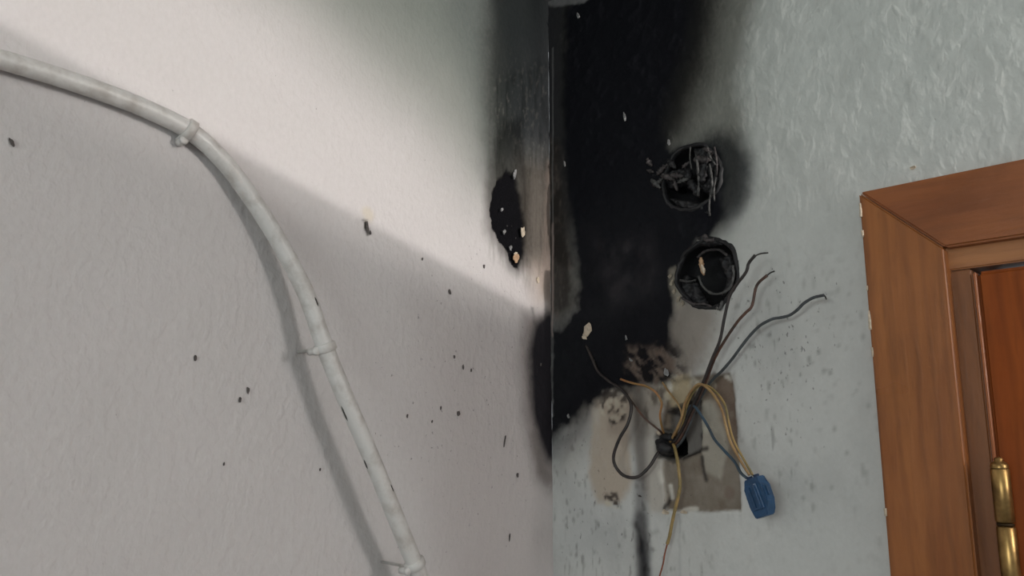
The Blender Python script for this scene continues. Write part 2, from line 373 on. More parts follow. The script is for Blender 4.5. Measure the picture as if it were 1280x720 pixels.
# warmer, thinner char low in the burn
Rw.paint(bk*Rw.m([(735, 290), (810, 300), (820, 360), (760, 380)], .04, .01, 60, strength=.5)*bn, (.036, .032, .036))
sk = Rw.m([(782, 438), (845, 430), (858, 468), (830, 484), (800, 486), (784, 462)], .016, .006, 90)
Rw.paint(sk*np.clip(fbm(U+.6*V, V, 110, 680, 3)*5+.1, 0, 1)*.8, (.13, .09, .068)); Rw.paint(sk*np.clip(-fbm(U+.6*V, V, 110, 680, 3)*6-.2, 0, 1)*.9, (.012, .010, .010))
Rw.paint(Rw.m([(842, 335), (850, 350), (856, 382), (846, 384), (838, 360), (836, 338)], .007, .003, 90, strength=.6), (.30, .27, .21))
# pale caulk line in the corner
Rw.paint(Rw.path([(691, 60), (691, 520)], .0008, .0016, .0003, strength=.42), (.20, .20, .20))
Rw.paint(Rw.path([(691, 280), (691, 420)], .0010, .0022, .0008, strength=.45), (.45, .33, .29))
Rw.h += .0030*bk*fbm(U, V, 55, 670, 3)*1.0+.0014*bk*fbm(U, V, 160, 671, 3)
Rw.mask[..., 0] = .30+.35*Rw.m([(860, 400), (920, 330), (1060, 350), (1060, 460), (940, 620), (930, 470)], .08)+.45*Rw.m([(692, 540), (740, 520), (860, 600), (840, 720), (692, 720)], .08)
Rw.mask[..., 0] += .25*Rw.ell(975, 440, .05, .07, .08)
Rw.mask[..., 1] = .55*bk+.4*cs2*(1-bk)
Rw.paint(Rw.m([(664, -8), (672, 4), (700, 8), (730, 3), (745, -8)], .004, .002, 80, strength=.6), (.20, .20, .20))
Rw.mask[..., 2] = .45*bk+.8*cp+.35*pk+.3*wp
B1 = tuple(Rw.conv(864, 222)); B2 = tuple(Rw.conv(884, 342)); RB = .0335
DX0, DX1, DZ1 = .404, 1.20, 2.052         # door opening
WR = Rw.build('wall_right', wall_mat('painted_plaster_cool', (1, 1, .6), .27), lambda u, v, h: np.stack([u, -h, v], -1),
              holes=(('circle', B1, RB+.001), ('circle', B2, RB+.001), ('rect', (.405, 1.2, -.1, 2.05), 0)))

# ceiling and floor
def slab(name, x0, x1, y0, y1, z0, z1, mat):
    bm = bmesh.new(); box(bm, x0, x1, y0, y1, z0, z1); return tag(finish(name, bm, mat, smooth=False), kind='structure')
cm = NT('sooty_ceiling'); g = cm.n('ShaderNodeNewGeometry').outputs['Position']
ds = cm.n('ShaderNodeVectorMath', operation='LENGTH'); cz = cm.n('ShaderNodeVectorMath', operation='SUBTRACT')
cm.l(g, cz.inputs[0]); cz.inputs[1].default_value = (.05, -.01, ROOM_H); cm.l(cz.outputs[0], ds.inputs[0])
sm_ = math_(cm, 'ADD', ds.outputs['Value'], math_(cm, 'MULTIPLY', math_(cm, 'SUBTRACT', noise(cm, g, 30).outputs[0], .5), .08))
cm.l(mix(cm, mapr(cm, sm_, .02, .5), (.05, .05, .052), (.55, .56, .55)), cm.b.inputs['Base Color']); cm.b.inputs['Roughness'].default_value = .9
slab('ceiling', -.1, 3.0, -3.0, .1, ROOM_H, ROOM_H+.1, cm.m)
slab('floor', -.1, 3.0, -3.0, .1, -.1, 0, simple('stone_floor', (.32, .28, .23), .4, scale=6))

# ================================================================== paint flakes (raised, own geometry)
pale = simple('bare_plaster', (.62, .52, .40), .8, var=.3, scale=300)
tan_ = simple('burnt_orange_plaster', (.50, .32, .19), .8, var=.4, scale=300)
grey = simple('ash_grey_flake', (.30, .30, .30), .8, var=.5, scale=300)
dark = simple('soot_crumb', (.11, .095, .09), .9, var=.5, scale=500)
def flake(name, conv, px, py, wpx, hpx, mat, parent, left, ang=0, curl=.0025, seed=0, base=.0012):
    rnd = random.Random(seed); bm = bmesh.new(); n = 11; k = .75/1000
    o = Vector(conv(px, py, base)); a = math.radians(ang)
    S = Vector((0, 1, 0)) if left else Vector((1, 0, 0)); N = Vector((1, 0, 0)) if left else Vector((0, -1, 0)); Z = Vector((0, 0, 1))
    hs = .8 if name == 'soot_speck' else 1.35
    def pt(x, y, z): 
        x, y = x*math.cos(a)-y*math.sin(a), x*math.sin(a)+y*math.cos(a)
        return o+S*x*hs+Z*y+N*z
    rim = []
    for i in range(n):
        t = 2*math.pi*i/n; r = rnd.uniform(.7, 1.15)
        x = math.cos(t)*r*wpx*k/2; y = math.sin(t)*r*hpx*k/2
        rim.append((x, y, curl*max(0, math.sin(t+.6))*rnd.uniform(.5, 1)))
    top = [bm.verts.new(pt(x, y, z+.0005)) for x, y, z in rim]; bot = [bm.verts.new(pt(x, y, z-.0004)) for x, y, z in rim]
    c = bm.verts.new(pt(0, 0, .0009)); c2 = bm.verts.new(pt(0, 0, -.0009))
    for i in range(n):
        j = (i+1) % n
        bm.faces.new((top[i], top[j], c)); bm.faces.new((bot[j], bot[i], c2)); bm.faces.new((bot[i], bot[j], top[j], top[i]))
    return finish(name, bm, mat, parent, smooth=False)
for i, (px, py, a, b, m, an) in enumerate([(735, 412, 12, 20, pale, -20), (731, 421, 7, 9, pale, 10), (742, 451, 4, 13, grey, 12), (711, 520, 4, 7, grey, 0),
        (781, 146, 4, 13, grey, 0), (723, 20, 4, 10, grey, 10), (833, 465, 6, 12, grey, 0), (836, 178, 4, 9, grey, 0), (789, 450, 4, 6, grey, 20),
        (832, 640, 9, 7, pale, 0), (855, 640, 8, 5, pale, 0), (1141, 210, 6, 3, pale, 0), (706, 205, 3, 12, grey, 0), (783, 422, 3, 9, grey, 0), (800, 620, 5, 3, dark, 0)]):
    flake('paint_flake', onR, px, py, a, b, m, WR, False, an, seed=i)
for i, (px, py, a, b, m, an) in enumerate([(653, 290, 6, 15, pale, 5), (645, 323, 9, 14, tan_, 0), (644, 318, 5, 6, pale, 0), (643, 218, 4, 16, grey, 0), (638, 310, 3, 9, grey, 10),
        (627, 262, 3, 6, grey, 0), (630, 290, 3, 7, grey, 10), (672, 350, 4, 10, pale, 20)]):
    flake('paint_flake', onL, px, py, a, b, m, WL, True, an, seed=40+i)
for i, (px, py, a, b, an) in enumerate([(605, 333, 4, 6, 0), (562, 365, 5, 8, 30), (528, 324, 2.5, 4, 0), (568, 446, 3.5, 6, 20), (579, 459, 3, 7, 15), (589, 463, 2.5, 5, 0),
        (310, 488, 4, 8, 10), (300, 500, 3.5, 7, 0), (573, 517, 7, 7, 35), (509, 520, 3, 5, 0), (631, 551, 2, 17, -14), (647, 594, 5, 6, 0), (637, 672, 1.8, 11, -6),
        (244, 447, 3.5, 7, 10), (15, 178, 4, 9, 40), (540, 527, 2.5, 4, 0), (551, 510, 2.5, 5, 0), (459, 284, 4.5, 16, 12), (463, 291, 3, 6, 20), (280, 580, 2, 4, 0), (676, 456, 3, 5, 0), (400, 587, 2, 4, 0)]):
    flake('soot_speck', onL, px, py, a, b, dark, WL, True, an, curl=.0004, seed=80+i, base=.0009)

# ================================================================== round junction boxes
char = simple('charred_plastic', (.008, .008, .010), .62, var=.5, scale=160, bump=.5, bdist=.001)
charg = simple('scorched_grey_plastic', (.085, .085, .082), .55, var=.8, scale=220, bump=.6, bdist=.001)
ashm = simple('melted_ash', (.075, .064, .064), .7, var=.8, scale=240, bump=.8, bdist=.001)
def jbox(c, label, seed, rimmat):
    rnd = random.Random(seed); t = empty('junction_box', (c[0], 0, c[1])); tag(t, label, 'electrical box', 'burnt round boxes in the right wall')
    def ring(bm, prof, n=48, jit=0):
        R = []
        for k in range(n):
            a = 2*math.pi*k/n
            R.append([bm.verts.new(((r+rnd.uniform(-jit, jit))*math.cos(a), -d+rnd.uniform(-jit, jit), (r+rnd.uniform(-jit, jit))*math.sin(a))) for r, d in prof])
        for k in range(n):
            for i in range(len(prof)-1): bm.faces.new((R[k][i], R[k][i+1], R[(k+1) % n][i+1], R[(k+1) % n][i]))
    bm = bmesh.new()
    ring(bm, [(RB, .001), (RB-.0006, -.012), (RB-.001, -.034), (.0005, -.035), (.0005, -.037), (RB+.001, -.0365), (RB+.0012, .001), (RB, .001)])
    o = finish('box_shell', bm, char, t)
    bm = bmesh.new()      # melted lip, drooping and uneven
    n = 60; prof = [(-.0014, -.003), (-.0008, .0012), (.0006, .0018), (.0022, .0010), (.0036, -.0020)]
    R = []
    for k in range(n):
        a = 2*math.pi*k/n; wv = .0010*math.sin(3*a+seed)+.0008*math.sin(7*a+2*seed)+rnd.uniform(-.0008, .0008); hh = 1+.5*math.sin(5*a+seed)+rnd.uniform(-.3, .3)
        R.append([bm.verts.new(((RB+r+wv)*math.cos(a), -(d*hh if d > 0 else d), (RB+r+wv)*math.sin(a))) for r, d in prof])
    for k in range(n):
        for i in range(4): bm.faces.new((R[k][i], R[k][i+1], R[(k+1) % n][i+1], R[(k+1) % n][i]))
    finish('melted_rim', bm, rimmat, t)
    for a in (0, math.pi):
        bm = bmesh.new(); x = math.cos(a)*(RB-.005)
        tube(bm, [Vector((x, .033, 0)), Vector((x, .012, .0)), Vector((x, .006, 0))], .0035, 10); finish('screw_post', bm, char, t)
    return t
def blob(name, t, pts, r, mat, seed, seg=8, jit=.25):
    bm = bmesh.new(); P = catmull([Vector(p) for p in pts], 6); tube(bm, P, r, seg, jit, seed)
    return finish(name, bm, mat, t)
def rel(c, px, py, off):
    p = onR(px, py, off); return (p[0]-c[0], p[1], p[2]-c[1])
def taper(r0, r1, p=1): return lambda s: r0*(1-s)+r1*s
bx1 = jbox(B1, 'upper charred round box inside the black burn, with melted ribs of plastic', 3, char)
# vertical melted ribs in upper box
for i, (x0, y0, x1, y1, rr, of, m) in enumerate([(863, 184, 865, 212, .0008, .003, charg), (870, 192, 873, 245, .0013, .005, charg), (884, 184, 894, 206, .0011, .004, charg),
        (887, 205, 890, 245, .0012, .005, charg), (895, 222, 893, 252, .0010, .004, charg), (880, 186, 890, 192, .0014, .004, ashm), (889, 240, 887, 270, .0011, .002, charg), (893, 184, 896, 220, .0011, .003, ashm)]):
    blob('melted_rib', bx1, [rel(B1, x0, y0, of), rel(B1, (x0+x1)/2+(1.5 if i % 2 else -1.5), (y0+y1)/2, of+.002), rel(B1, x1, y1, of-.002)], rr, m, i)
rnd = random.Random(8)
for i, (px, py, r, m) in enumerate([(812, 203, .003, ashm), (813, 214, .0025, ashm), (828, 212, .004, ashm), (836, 222, .0045, ashm), (846, 220, .004, ashm), (854, 226, .0035, charg), (820, 230, .004, charg), (826, 226, .003, charg),
        (858, 206, .003, ashm), (845, 232, .003, ashm), (880, 215, .006, char), (868, 235, .006, char), (878, 200, .005, ashm), (840, 205, .004, char)]):
    q = Vector(rel(B1, px, py, .0015)); d = Vector((rnd.uniform(-1, 1), 0, rnd.uniform(-1, 1))).normalized()*r*2.0
    blob('melted_lump', bx1, [q-d, q+Vector((0, -r*.3, 0)), q+d], lambda s, r=r: r*.75*(.35+.65*math.sin(math.pi*min(.98, max(.04, s)))), m, 20+i, 8, .5)
def debris(name, t, c, pix, off, amp, mat, seed, parent_px=1.2, sc=260):
    """lumpy sheet of melted stuff over an outline on the wall"""
    P = [(onR(a, b, off)[0]-c[0], onR(a, b, off)[2]-c[1]) for a, b in pix]
    xs = np.arange(min(p[0] for p in P)-.002, max(p[0] for p in P)+.002, .0011); zs = np.arange(min(p[1] for p in P)-.002, max(p[1] for p in P)+.002, .0011)
    X, Z = np.meshgrid(xs, zs, indexing='ij'); D = sdf(X+.003*fbm(X, Z, 200, seed), Z+.003*fbm(X, Z, 200, seed+3), P)
    h = off+amp*2*fbm(X, Z, sc, seed+7, 3)-.004*np.clip(1+D/.003, 0, 1)
    bm = bmesh.new(); V = {}
    for i in range(X.shape[0]):
        for j in range(X.shape[1]):
            if D[i, j] < 0: V[i, j] = bm.verts.new((X[i, j], -h[i, j], Z[i, j]))
    for (i, j), v in list(V.items()):
        q = [(i, j), (i+1, j), (i+1, j+1), (i, j+1)]
        if all(k in V for k in q): bm.faces.new([V[k] for k in q])
    r_ = bmesh.ops.extrude_face_region(bm, geom=bm.faces[:])
    bmesh.ops.translate(bm, verts=[e for e in r_['geom'] if isinstance(e, bmesh.types.BMVert)], vec=(0, .0015, 0))
    for v in [v for v in bm.verts if not v.link_faces]: bm.verts.remove(v)
    return finish(name, bm, mat, t)
debris('melted_socket', bx1, B1, [(812, 208), (818, 198), (826, 212), (846, 210), (862, 206), (864, 230), (846, 234), (830, 230), (818, 234)], -.002, .005, char, 900)
debris('melted_socket', bx1, B1, [(866, 184), (884, 180), (896, 190), (901, 225), (894, 250), (884, 244), (870, 236)], -.0030, .0035, char, 905)
debris('charred_crust', bx1, B1, [(830, 246), (868, 250), (888, 256), (888, 270), (850, 262)], .0000, .003, char, 910)
bx2 = jbox(B2, 'lower charred round box, open, at the burn edge above the loose wires', 5, char)
arc = [rel(B2, *p, .004) for p in ((873, 345), (878, 357), (888, 366), (900, 367), (912, 360), (917, 345), (916, 332))]
blob('inner_ring', bx2, arc, .0013, charg, 61)
blob('inner_ring', bx2, [rel(B2, *p, -.012) for p in ((872, 322), (882, 314), (898, 312), (910, 320))], .0016, ashm, 62)
blob('plaster_bit', bx2, [rel(B2, *p, .001) for p in ((876, 322), (877, 332), (880, 344))], lambda s: .0022*(.4+.9*math.sin(math.pi*min(.95, max(.1, s)))), tan_, 63)
blob('plaster_bit', bx2, [rel(B2, *p, .003) for p in ((877, 331), (879, 337), (880, 342))], lambda s: .0014*(.4+.9*math.sin(math.pi*min(.95, max(.1, s)))), pale, 64)
blob('melted_lump', bx2, [rel(B2, *p, .002) for p in ((850, 350), (860, 352), (870, 350))], .0012, charg, 65)
blob('melted_lump', bx2, [rel(B2, *p, .002) for p in ((852, 372), (866, 380), (880, 380), (890, 384))], .0014, ashm, 66)
blob('melted_lump', bx2, [rel(B2, *p, .002) for p in ((880, 294), (884, 300), (892, 300))], .0024, ashm, 67)
blob('melted_lump', bx2, [rel(B2, *p, .003) for p in ((896, 384), (900, 386), (903, 376))], .0016, charg, 68)
for i, (px, py) in enumerate([(838, 345), (840, 354), (843, 364), (848, 374), (853, 379)]):
    flake('paint_flake', onR, px, py, 5, 8, simple('old_cream_edge', (.34, .30, .23), .8, var=.4, scale=300) if i == 0 else bpy.data.materials['old_cream_edge'], WR, False, -25, seed=120+i)

debris('charred_crust', bx2, B2, [(866, 296), (878, 290), (892, 296), (904, 306), (888, 308), (870, 307), (860, 310)], .001, .003, char, 920)
debris('charred_crust', bx2, B2, [(896, 322), (912, 316), (921, 338), (914, 366), (898, 374), (906, 350)], .0005, .003, char, 925)
debris('charred_crust', bx2, B2, [(848, 350), (870, 352), (880, 372), (888, 386), (864, 380), (852, 366)], -.003, .003, char, 930)

# ================================================================== loose wires
def wmat(name, c, c2=None, rough=.5, scale=90): return simple(name, c, rough, 0, .5, scale, .3, .0004, c2)
mBlk = wmat('burnt_black_insulation', (.030, .022, .020), (.012, .010, .010))
mBrn = wmat('scorched_brown_insulation', (.10, .045, .028), (.03, .018, .014))
mGry = wmat('smoked_blue_grey_insulation', (.060, .070, .075), (.030, .033, .036))
mYel = wmat('soiled_yellow_green_insulation', (.33, .215, .075), (.16, .13, .05))
mYlb = wmat('soiled_yellow_insulation', (.36, .235, .10), (.22, .125, .05))
mOrg = wmat('scorched_copper_brown_insulation', (.38, .17, .070), (.25, .15, .05))
mBlu = wmat('smoked_blue_insulation', (.035, .070, .105), (.03, .042, .055))
mCu = simple('bare_copper', (.35, .12, .07), .4, .6, .4, 300)
mAsh = simple('bare_sooty_copper', (.07, .065, .06), .5, .5, .4, 300)
def wire(pts, r, mat, label, tip=None, tipr=.0007, tipmat=None, seed=0, group=None):
    """pts: (px, py, distance from the wall)"""
    P = catmull([onR(a, b, d) for a, b, d in pts], 8); bm = bmesh.new(); tube(bm, P, r, 10, .05, seed)
    if tip:
        root = empty('electric_wire', P[0]); o = finish('insulation', bm, mat)
        T = catmull([P[-2]]+[Vector(onR(a, b, d)) for a, b, d in tip], 6); b2 = bmesh.new(); tube(b2, T, tipr, 8, .05, seed+1)
        o2 = finish('bare_copper_end', b2, tipmat or mAsh)
        for c in (o, o2):
            c.data.transform(Matrix.Translation(-P[0])); c.parent = root
    else: root = finish('electric_wire', bm, mat)
    tag(root, label, 'wire', group); return root
G = 'loose wires from the socket hole'
wire([(838, 556, -.004), (848, 545, .004), (862, 515, .010), (878, 480, .016), (890, 449, .020), (900, 425, .022), (906, 395, .024), (914, 366, .026), (932, 341, .028), (936, 329, .029), (944, 319, .030)], .00150, mBlk,
     'burnt black wire rising steepest, leftmost of three upright wires, tip near the lower round box', [(951, 317, .031), (960, 316, .032)], seed=1, group=G)
wire([(842, 558, -.004), (852, 545, .004), (866, 515, .008), (882, 478, .012), (894, 447, .015), (907, 424, .017), (922, 402, .018), (932, 391, .019), (940, 382, .019), (946, 357, .020), (959, 344, .021)], .00135, mBrn,
     'scorched brown wire rising crookedly, middle of three upright wires', [(963, 341, .021), (968, 339, .022)], seed=2, group=G)
wire([(845, 560, -.003), (856, 545, .003), (872, 505, .006), (888, 478, .009), (902, 464, .011), (915, 449, .012), (926, 434, .013), (937, 420, .014), (950, 407, .015), (965, 399, .015), (976, 397, .015), (987, 394, .015), (997, 387, .016), (1005, 379, .016), (1017, 372, .017), (1030, 369, .018)], .00135, mGry,
     'smoky grey wire bending far out to the right, rightmost of three upright wires', [(1031, 370, .018), (1033, 374, .019)], seed=3, group=G)
wire([(733, 432, -.001), (740, 448, .003), (748, 465, .006), (762, 477, .009), (780, 490, .014), (789, 507, .018), (785, 529, .022), (774, 549, .024), (767, 570, .024), (770, 584, .022), (781, 595, .020), (797, 596, .017), (812, 583, .012), (822, 567, .005), (832, 556, -.006)], .00165, mBlk,
     'blackened wire hanging in a wide round loop left of the socket hole', seed=4, group=G)
wire([(752, 470, .003), (764, 478, .007), (778, 488, .011), (792, 505, .014), (805, 522, .014), (818, 533, .010), (826, 540, .004), (833, 550, -.006)], .00105, mBrn,
     'thin brown wire cutting diagonally across the mouth of the black loop', seed=5, group=G)
wire([(776, 474, .002), (784, 477, .008), (795, 480, .012), (808, 483, .014), (820, 491, .015), (827, 504, .014), (825, 519, .011), (828, 536, .004), (834, 550, -.006)], .00115, mOrg,
     'orange-brown wire arching level out of the lower edge of the burn', seed=6, group=G)
wire([(828, 478, .001), (834, 487, .006), (841, 496, .010), (848, 506, .011), (852, 520, .009), (846, 540, .002), (840, 552, -.006)], .00095, mYlb,
     'short dull yellow wire crossing the pale plaster above the socket hole', seed=7, group=G)
wire([(836, 556, -.006), (842, 544, .006), (851, 525, .014), (856, 505, .018), (864, 489, .020), (875, 480, .022), (890, 491, .026), (902, 512, .029), (907, 531, .031), (913, 552, .032), (925, 575, .033), (937, 594, .033)], .00125, mYlb,
     'yellow wire arching over and down into the blue connector', seed=8, group=G)
wire([(845, 556, -.006), (853, 530, .008), (860, 503, .014), (870, 486, .017), (880, 481, .019), (894, 489, .022), (906, 506, .026), (911, 528, .028), (917, 550, .030), (929, 573, .031), (941, 594, .032)], .00105, mYel,
     'yellow-green wire running just outside the yellow one down to the blue connector', seed=9, group=G)
wire([(850, 552, -.004), (857, 530, .003), (862, 510, .008), (868, 508, .012), (877, 520, .016), (886, 535, .020), (893, 549, .023), (905, 563, .027), (918, 577, .030), (926, 591, .032), (934, 598, .032)], .00135, mBlu,
     'dark blue wire slanting down from the socket hole into the blue connector', seed=10, group=G)
wire([(840, 550, -.006), (844, 562, .003), (847, 577, .008), (849, 592, .010), (850, 606, .010), (848, 620, .010), (844, 636, .010), (840, 654, .010), (837, 670, .010), (834, 680, .010)], .00165, mYel,
     'yellow-green wire hanging straight down with a long bare copper end', [(831, 692, .010), (829, 704, .010), (824, 722, .010), (818, 745, .010)], .0008, mCu, seed=11, group=G)
# lumps of burnt sleeve in the hole
t = empty('burnt_conduit_stub', onR(835, 556, -.012)); b0 = Vector(t.location); tag(t, 'black charred conduit stub in the socket hole where the wires come out', 'conduit')
def bl(name, pts, r, m, sd, parent=t, seg=10): 
    P = catmull([Vector(onR(*p))-b0 for p in pts], 6); bm = bmesh.new(); tube(bm, P, r, seg, .18, sd); return finish(name, bm, m, parent)
bl('charred_sleeve', [(836, 556, -.026), (835, 557, -.012), (833, 558, .0005)], .0095, char, 1, seg=14)
bl('melted_lump', [(822, 552, -.004), (830, 560, .002), (842, 562, -.002)], lambda s: .0052*(.4+.7*math.sin(math.pi*min(.95, max(.05, s)))), char, 2)
bl('melted_lump', [(826, 547, -.003), (836, 546, .003), (845, 550, -.002)], lambda s: .0036*(.4+.7*math.sin(math.pi*min(.95, max(.05, s)))), char, 3)
bl('plaster_bit', [(821, 540, .000), (824, 541, .002), (828, 540, 0)], lambda s: .0022*(.4+.7*math.sin(math.pi*min(.95, max(.05, s)))), pale, 4)

# ================================================================== blue connector
mCon = simple('blue_plastic', (.018, .070, .160), .42, var=.35, scale=120, bump=.2)
mCon2 = simple('dark_blue_recess', (.008, .030, .085), .5)
ct = empty('wire_connector'); tag(ct, 'small blue plastic wire connector dangling from the yellow and blue wires', 'connector')
c0 = Vector(onR(950, 620, .033)); ct.location = c0; ct.scale = (.86, .86, .90)
dn = (Vector(onR(958, 644, .033))-Vector(onR(940, 596, .033))).normalized(); nv = Vector((-.25, -1, .1)); sx = dn.cross(nv).normalized(); nv = sx.cross(dn).normalized()
ct.rotation_euler = Matrix((sx, nv, -dn)).transposed().to_euler()   # local x=width, y=thickness, -z=down
def cbox(name, x0, x1, y0, y1, z0, z1, m, bv=.0008, parent=ct):
    bm = bmesh.new(); box(bm, x0, x1, y0, y1, z0, z1); bevel_all(bm, bv); return finish(name, bm, m, parent, smooth=False)
bm = bmesh.new()      # body outline: shoulders, step and cut lower corner
out = [(-.0095, .0175), (.0080, .0175), (.0090, .0105), (.0120, .0100), (.0128, -.0080), (.0105, -.0190), (-.0048, -.0190), (-.0078, -.0140), (-.0118, -.0060), (-.0125, .0090), (-.0098, .0098)]
f = [bm.verts.new((x, .0065, z)) for x, z in out]; g2 = [bm.verts.new((x, -.0065, z)) for x, z in out]
bm.faces.new(f); bm.faces.new(g2[::-1])
for i in range(len(out)): j = (i+1) % len(out); bm.faces.new((f[i], f[j], g2[j], g2[i]))
bmesh.ops.bevel(bm, geom=bm.edges[:], offset=.0009, segments=2, affect='EDGES')
finish('connector_body', bm, mCon, ct, smooth=False)
cbox('raised_lid', -.0062, .0078, .0055, .0085, -.0120, .0120, mCon)
for x in (-.0030, .0030): cbox('lid_ridge', x-.0009, x+.0009, .008, .0096, -.0100, .0100, mCon, .0004)
for x in (-.0045, .0042):
    bm = bmesh.new(); tube(bm, [Vector((x, 0, .016)), Vector((x, 0, .0198))], .0031, 14); finish('wire_port', bm, mCon2, ct)
cbox('release_tab', -.0142, -.0115, -.003, .003, -.002, .007, mCon, .0006)

# ================================================================== painted cable pipe on the left wall
mPipe = NT('painted_pipe'); g = mPipe.n('ShaderNodeNewGeometry').outputs['Position']; nz = noise(mPipe, g, 60, 5, .6)
mPipe.l(mix(mPipe, mapr(mPipe, nz.outputs[0], .45, .75), (.60, .59, .57), (.40, .37, .34)), mPipe.b.inputs['Base Color']); mPipe.b.inputs['Roughness'].default_value = .42
bp = mPipe.n('ShaderNodeBump', Strength=.5, Distance=.001); mPipe.l(noise(mPipe, g, 150, 3).outputs[0], bp.inputs['Height']); mPipe.l(bp.outputs[0], mPipe.b.inputs['Normal'])
PP = [(-120, 45, .010), (-50, 60, .010), (0, 74, .010), (60, 92, .010), (120, 112, .010), (180, 135, .010), (236, 163, .010), (278, 200, .011), (318, 253, .015), (352, 308, .020), (383, 368, .028), (404, 428, .034), (430, 493, .039), (460, 562, .042), (490, 635, .043), (514, 694, .042), (536, 748, .041), (560, 810, .040)]
PW = [Vector(onL(*p)) for p in PP]
pipe = empty('cable_pipe', PW[8]); tag(pipe, 'thick white painted cable pipe curving down across the left wall', 'pipe')
P = catmull(PW, 10); bm = bmesh.new(); tube(bm, [p-PW[8] for p in P], lambda s: .0066+.0007*min(1, s*2.2), 20, .012, 4); finish('pipe_run', bm, mPipe.m, pipe)
mScr = simple('dark_pipe_scratch', (.05, .045, .04), .7)
def at_pipe(px, py, side, lift=.0068):
    best = min(P, key=lambda p: (Vector(onL(px, py, .02))-p).length); i = P.index(best)
    t = (P[i+1]-P[i-1]).normalized(); vd = (Vector(CAM)-best).normalized(); s = t.cross(vd).normalized()
    return best, t, vd, s
for i, (px, py, ln, sd) in enumerate([(437, 510, .014, -.80), (461, 568, .009, -.85), (485, 600, .008, .85), (404, 378, .008, .75), (516, 716, .008, -.5)]):
    c, t, vd, s = at_pipe(px, py, 0)
    if s.y < 0: s = -s
    dirn = (s*sd+vd*math.sqrt(max(0, 1-sd*sd))).normalized(); bm = bmesh.new(); q = c+dirn*.0070-PW[8]
    tube(bm, [q-t*ln/2, q-t*ln/4, q+t*ln/4, q+t*ln/2], lambda s_: .0008*(.3+math.sin(math.pi*min(.97, max(.03, s_)))), 6); finish('scratch', bm, mScr, pipe)
def clip(px, py, label, nailside, dz):
    c, t, vd, s = at_pipe(px, py, 0)
    root = empty('pipe_clip', (0, c.y, c.z)); tag(root, label, 'clip', 'clips along the cable pipe'); o0 = Vector(root.location)
    N = Vector((1, 0, 0)); S = t.cross(N).normalized()
    if S.y > 0: S = -S            # towards the lower left side
    bm = bmesh.new(); wd = .0038; rings = []
    for k in range(13):           # saddle band from wall over the pipe back to the wall
        a = math.radians(-20+220*k/12 if c.x < .02 else -80+340*k/12); r = .0079
        p = c+(S*math.cos(a)+N*math.sin(a))*r
        rings.append(p)
    near = c.x < .02; pts = ([Vector((.001, *(c+S*.0085)[1:]))] if near else [])+rings+([Vector((.001, *(c-S*.0085)[1:]))] if near else [])
    lo = []
    for p in pts:
        d = (p-c); d = (d-t*d.dot(t)).normalized() if d.length > .001 else N
        lo.append([bm.verts.new(p+t*wd*sg-o0+d*h) for sg, h in ((-1, 0), (-.8, .0014), (.8, .0014), (1, 0))]+[bm.verts.new(p+t*wd*sg-o0-d*.0014) for sg in (1, -1)])
    for a, b in zip(lo, lo[1:]):
        for k in range(6): bm.faces.new((a[k], a[(k+1) % 6], b[(k+1) % 6], b[k]))
    bm.faces.new(lo[0][::-1]); bm.faces.new(lo[-1]); finish('clip_band', bm, mPipe.m, root)
    bm = bmesh.new(); q = c+S*.0100*nailside-o0; q.x = 0          # nail lug beside the pipe, down to the wall
    h = c.x+.001; h0 = max(.0003, h-.009)
    tube(bm, [Vector((h0, q.y, q.z)), Vector(((h+h0)/2, q.y, q.z)), Vector((h, q.y, q.z))], .0030, 14, .05); finish('clip_lug', bm, mPipe.m, root)
    q2 = c+S*.0045-o0; bm = bmesh.new(); tube(bm, [Vector((-.002, q2.y, q2.z)), Vector((h0, q2.y, q2.z)), Vector((h0+.002, q.y, q.z))], .0013, 8); finish('nail_shaft', bm, mPipe.m, root)
    bm = bmesh.new(); tube(bm, [Vector((h-.0005, q.y, q.z)), Vector((h+.0012, q.y, q.z)), Vector((h+.002, q.y, q.z))], taper(.0038, .0026), 14); finish('nail_head', bm, mPipe.m, root)
clip(241, 167, 'white painted clip at the sharp bend of the pipe, highest of the three', 1, 0)
clip(405, 436, 'white painted clip with a protruding lug halfway down the pipe', 1, 0)
clip(511, 692, 'white painted clip lowest on the pipe near the bottom of the picture', 1, 0)

# ================================================================== DOOR
def wood(name, c, c2, stretch, rough=.32, sc=26, spec=.4):
    N = NT(name); g = N.n('ShaderNodeTexCoord').outputs['Object']; mp = N.n('ShaderNodeMapping'); mp.inputs['Scale'].default_value = stretch; N.l(g, mp.inputs[0])
    a = noise(N, mp.outputs[0], sc, 5, .6, 1.2); b = noise(N, mp.outputs[0], sc*7, 3, .6, .3); big = noise(N, g, 9, 3)
    k = mix(N, mapr(N, a.outputs[0], .35, .68), c, c2)
    wave = N.n('ShaderNodeTexWave', Scale=sc*.9, Distortion=9.0, Detail=3.0); wave.inputs['Detail Scale'].default_value = 1.6; N.l(mp.outputs[0], wave.inputs['Vector'])
    k = mix(N, mapr(N, wave.outputs['Fac'], .45, 1, 0, .28), k, tuple(x*.5 for x in c2))
    k = mix(N, mapr(N, b.outputs[0], .50, .75, 0, .35), k, tuple(x*.45 for x in c2))
    k = mix(N, mapr(N, big.outputs[0], .4, .7, 0, .25), k, tuple(x*1.35 for x in c))
    N.b.inputs['Specular IOR Level'].default_value = spec
    N.l(k, N.b.inputs['Base Color']); N.b.inputs['Roughness'].default_value = rough
    N.l(mapr(N, big.outputs[0], .3, .7, rough-.06, rough+.14), N.b.inputs['Roughness'])
    bp = N.n('ShaderNodeBump', Strength=.35, Distance=.0006); N.l(math_(N, 'ADD', b.outputs[0], math_(N, 'MULTIPLY', noise(N, g, 60, 3).outputs[0], 1.0)), bp.inputs['Height']); N.l(bp.outputs[0], N.b.inputs['Normal'])
    return N.m
